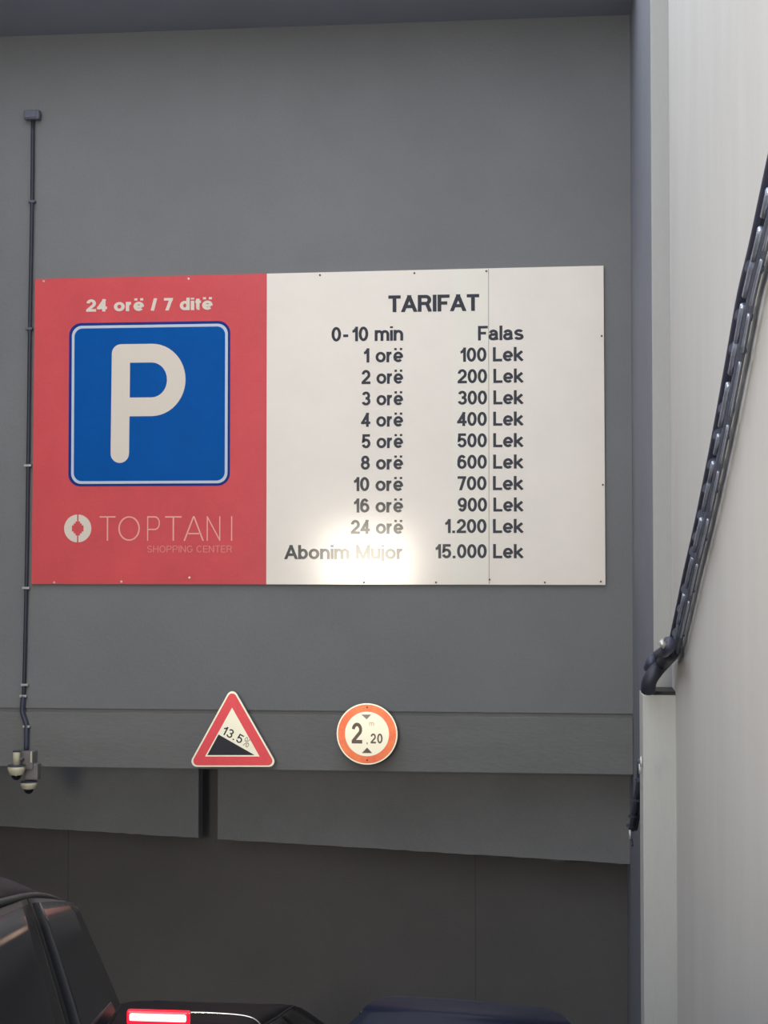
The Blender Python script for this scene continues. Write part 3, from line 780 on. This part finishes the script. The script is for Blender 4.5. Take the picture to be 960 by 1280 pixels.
def place(root, xy, heading, roll=0):
    """stand the car on the ramp: xy = world position of its origin, heading in radians from +Y, clockwise"""
    x, y = xy; hx, hy = math.sin(heading), math.cos(heading)
    cx_, cy_ = x+hx*2, y+hy*2
    s = (ground(cy_+.9)-ground(cy_-.9))/1.8
    n_ = Vector((0, -s, 1)).normalized()
    f_ = Vector((hx, hy, 0)); f_ = (f_-n_*f_.dot(n_)).normalized(); l_ = n_.cross(f_)
    z = ground(cy_)-s*(cy_-y)
    l_, n_ = l_*math.cos(roll)+n_*math.sin(roll), n_*math.cos(roll)-l_*math.sin(roll)
    root.matrix_world = Matrix(((f_.x, l_.x, n_.x, x), (f_.y, l_.y, n_.y, y), (f_.z, l_.z, n_.z, z), (0, 0, 0, 1)))

# dark car at the left, heading down the ramp ahead of us; its windscreen pillar is the edge we see
suv, sf, sp, inf = car('car', 'black car at the lower left edge, its front pillar sloping down to the right', dict(
    L=4.5, W=1.84, H=1.77, belt=1.24, wr=.80, rear=[(.12, 0), (.34, .8), (.42, .9), (.60, 1.0)], front=[(3.58, 0), (2.98, .80), (2.78, .92), (2.40, 1.0)],
    windows=[[(.04, .10), (.22, .06), (.22, .76), (.08, .72)], [(.25, .05), (.56, .05), (.575, .79), (.25, .77)], [(.60, .05), (.975, .05), (.945, .76), (.615, .79)]],
    fall=.20, peak=.35, shoulder=.84, taper=.03, mir=-.24), M['cpaint'], M['glass'])
place(suv, (-1.54, 1.28), R(-10.9))
# hatchback with the lit brake light
c2, sf2, sp2, in2 = car('car', 'charcoal hatchback with a glowing red brake light, seen from behind', dict(
    L=3.9, W=1.60, H=1.30, belt=.94, wr=.72, rear=[(.12, 0), (.42, .85), (.52, 1.0)], front=[(3.1, 0), (2.2, .9), (2.0, 1.0)],
    windows=[[(.10, .08), (.30, .08), (.31, .74), (.17, .72)], [(.33, .08), (.57, .08), (.56, .76), (.34, .75)], [(.60, .08), (.90, .08), (.84, .76), (.59, .76)]],
    fall=.10, peak=.35, shoulder=.80, rwtop=.74, mir=-.12), M['cdark'], M['glass2'])
place(c2, (-2.40, 9.1), R(0))
q0, q1 = at(159, 1279, 9.42), at(234, 1266, 9.42)
inv = c2.matrix_world.inverted()
def brake(nm, px0, px1, py0, py1, y, m_):
    bm = bmesh.new(); a_, b_ = at(px0, py1, y), at(px1, py0, y)
    box(bm, a_.x, b_.x, y, y+.05, a_.z, b_.z, bev=.012)
    bmesh.ops.transform(bm, matrix=inv, verts=bm.verts[:]); return bm
bl_ = obj('brake_light', brake('', 158, 236, 1265.5, 1280.5, 9.40, None), M['brakeh'], c2); bl_['label'] = 'glowing red brake light'
obj('light_strip', brake('', 161, 232, 1269.5, 1276.5, 9.385, None), M['brake'], bl_)
tp = [inv @ at(px, py, 9.40) for px, py in ((236, 1265.8), (255, 1266), (275, 1267), (295, 1268.5), (308, 1270.5), (317, 1273.5), (323, 1278), (327, 1284))]
wt_ = obj('window_trim', tube(spline(tp, 4), .006, 8), M['chrome'], c2, True); wt_['label'] = 'thin pale trim along the top of the rear window'
# dark blue car
c3, sf3, sp3, in3 = car('car', 'dark blue car at the bottom centre, only its rounded roof in view', dict(
    L=3.4, W=1.42, H=1.275, belt=.88, wr=.60, rear=[(.10, 0), (.30, .85), (.42, 1.0)], front=[(2.8, 0), (2.0, .9), (1.8, 1.0)],
    windows=[[(.10, .08), (.42, .08), (.42, .76), (.14, .74)], [(.46, .08), (.92, .08), (.86, .76), (.45, .76)]],
    fall=.10, peak=.35, shoulder=.78, rwtop=.62, mir=-.2), M['cblue'], M['glass'])
place(c3, (-.385, 5.6), R(0), roll=R(3))
